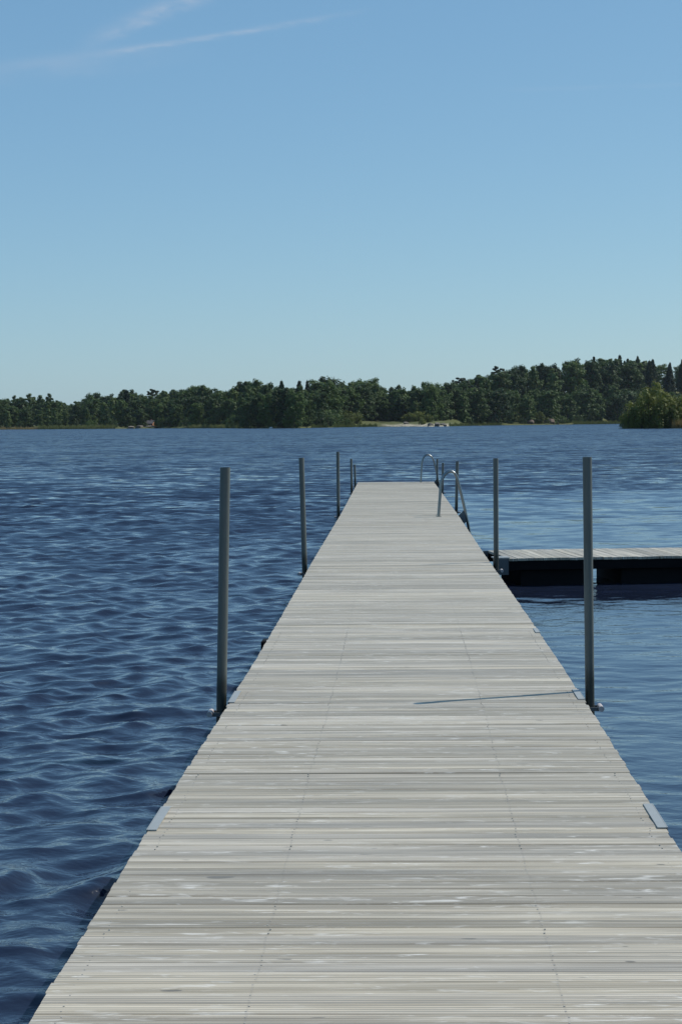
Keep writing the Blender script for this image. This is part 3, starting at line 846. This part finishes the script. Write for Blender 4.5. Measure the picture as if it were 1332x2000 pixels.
reeds('reed_bed', -2.5, -.6, -4, 3, 6000, 1.8, M_reed, 'green reeds along the meadow edge')
reeds('reed_bed', 1.5, 3.0, -4, 3, 5000, 1.8, M_reed, 'green reeds at the foot of the wooded hill')
reeds('reed_bed', 5.1, 7.0, -8, 2, 8000, 2.4, M_reed, 'pale green reed bed behind the leafy islet')
reeds('reed_bed', 7.9, 8.7, -6, -3, 1800, 2.4, M_reed_dry, 'tan dry reeds on the islet shore', ID)

# boulders
def boulder(b, off, sx, sy, sz, m_, label, group, d=None):
    bm = bmesh.new(); bmesh.ops.create_icosphere(bm, subdivisions=3, radius=1)
    rr = random.Random(int(b * 100) + 5)
    dirs = [Vector((rr.gauss(0, 1), rr.gauss(0, 1), rr.gauss(0, 1))).normalized() for _ in range(9)]
    for v in bm.verts:
        co = v.co.copy()
        for dd in dirs:
            t_ = co.dot(dd); lim = .72
            if t_ > lim: co -= dd * (t_ - lim) * .85
        v.co = Vector((co.x * sx, co.y * sy, co.z * sz))
    me = bpy.data.meshes.new('boulder'); bm.to_mesh(me); bm.free()
    P = pos(b, off); o = link('boulder', me, None, m_, P + Vector((0, 0, sz * .35)))
    o.rotation_euler = (0, 0, rr.uniform(0, 6))
    tag(o, label, 'boulder', group)
boulder(-3.69, -6, 1.1, .8, .9, simple('pale_rock', (.62, .61, .58), .9, 0, .15, 1), 'small white boulder in the water below the dark wooded point', None)
for b, off, s_ in ((.95, 2, 1.2), (1.15, 1, 1.5), (1.33, 0, 1.3), (.25, 16, 1.2)):
    boulder(b, off, s_ * 1.4, s_, s_ * .8, M_rock, 'grey boulder on the sandy beach', 'grey boulders on the beach')
for b, off, s_, hz in ((3.85, 6, 2.2, 1), (4.2, 5, 1.5, 1), (4.42, 7, 2.6, 1), (4.62, 4, 1.4, 1)):
    boulder(b, off, s_ * 1.3, s_, s_ * .85, M_rock_red, 'reddish granite boulder at the foot of the wooded hill', 'red boulders below the hill')
for b, off, s_ in ((-7.75, 2, 1.6), (-7.5, 2, 2.2), (-7.2, 3, 2.0), (-6.98, 2, 1.3)):
    boulder(b, off, s_ * 1.8, s_, s_ * .45, M_rock, 'flat shore rock in front of the red cottage', 'flat rocks below the cottage')

# the red cottage
M_red = simple('falu_red_boards', (.24, .050, .030), .9, 0, .2, 2)
M_cream = simple('cream_gable_boards', (.40, .19, .09), .85, 0, .15, 2)
M_roof = simple('grey_sheet_roof', (.11, .10, .10), .6, 0, .15, 2)
M_white = simple('white_trim', (.75, .74, .70), .7, 0, .05, 4)
M_pane = simple('dark_window_glass', (.02, .025, .03), .1, 0, .1, 2)
def cottage(b, off):
    P = pos(b, off)
    root = tag(empty('cottage', P - Vector((0, 0, .1)), R(-b) - R(28)), 'small red-brown cottage with grey roof and sunlit cream gable on the shore', 'cottage')
    L, Wd, hw, hr = 6.0, 4.2, 2.2, 3.7
    mb = MB(); x0, x1, y0, y1 = -L / 2, L / 2, -Wd / 2, Wd / 2
    mb.box(x0, x1, y0, y1, -.3, hw); mb.build('wall', M_red, root)
    for x, s_, m_ in ((x1, 1, M_cream), (x0, -1, M_red)):
        g_ = MB(); a, b_ = x, x + s_ * .06
        g_.add([(a, y0, -.2), (a, y1, -.2), (a, y1, hw), (a, 0, hr - .05), (a, y0, hw), (b_, y0, -.2), (b_, y1, -.2), (b_, y1, hw), (b_, 0, hr - .05), (b_, y0, hw)],
               [(0, 1, 2, 3, 4), (9, 8, 7, 6, 5), (0, 5, 6, 1), (1, 6, 7, 2), (2, 7, 8, 3), (3, 8, 9, 4), (4, 9, 5, 0)])
        go = g_.build('gable', m_, root)
        if s_ > 0: go['label'] = 'sunlit cream gable wall'
    for s_ in (-1, 1):
        r_ = MB(); e = .35; ye = s_ * (Wd / 2 + e); ze = hw - e * (hr - hw) / (Wd / 2)
        r_.add([(x0 - .3, 0, hr), (x1 + .3, 0, hr), (x1 + .3, ye, ze), (x0 - .3, ye, ze), (x0 - .3, 0, hr + .1), (x1 + .3, 0, hr + .1), (x1 + .3, ye, ze + .1), (x0 - .3, ye, ze + .1)],
               [(0, 1, 2, 3), (7, 6, 5, 4), (0, 4, 5, 1), (1, 5, 6, 2), (2, 6, 7, 3), (3, 7, 4, 0)])
        ro = r_.build('roof', M_roof, root)
    MB().box(.7, 1.2, .2, .7, hr - .5, hr + .7).build('chimney', simple('chimney_brick', (.25, .12, .09), .9), root)
    for xw in (-1.7, 1.6):
        w_ = MB().box(xw - .5, xw + .5, y0 - .05, y0 - .004, .9, 1.75).build('window', M_white, root)
        MB().box(xw - .40, xw + .40, y0 - .07, y0 - .052, 1.0, 1.65).build('pane', M_pane, w_)
    d_ = MB().box(-.45, .45, y0 - .05, y0 - .004, 0, 1.95).build('door', simple('dark_door', (.05, .06, .05), .7), root)
    MB().tube([(.32, y0 - .10, 1.0), (.32, y0 - .05, 1.0)], .03, 8).build('handle', M_galv, d_)
cottage(-7.22, 9)
print('trees', NTREE[0])

# ------------------------------------------------------------------ air
hm = bpy.data.materials.new('haze'); hm.use_nodes = True; hm.node_tree.nodes.clear(); ht = NT(hm.node_tree)
ho = ht.n('ShaderNodeOutputMaterial'); hv = ht.n('ShaderNodeVolumePrincipled')
hv.inputs['Color'].default_value = (.75, .86, 1.0, 1); hv.inputs['Density'].default_value = 2.6e-5
ht.link(hv.outputs[0], ho.inputs['Volume'])
hz = MB().box(-2800, 2800, -2800, 2800, -60, 130).build('haze', hm); tag(hz, 'thin blue summer haze over the lake', 'haze', None, 'stuff')
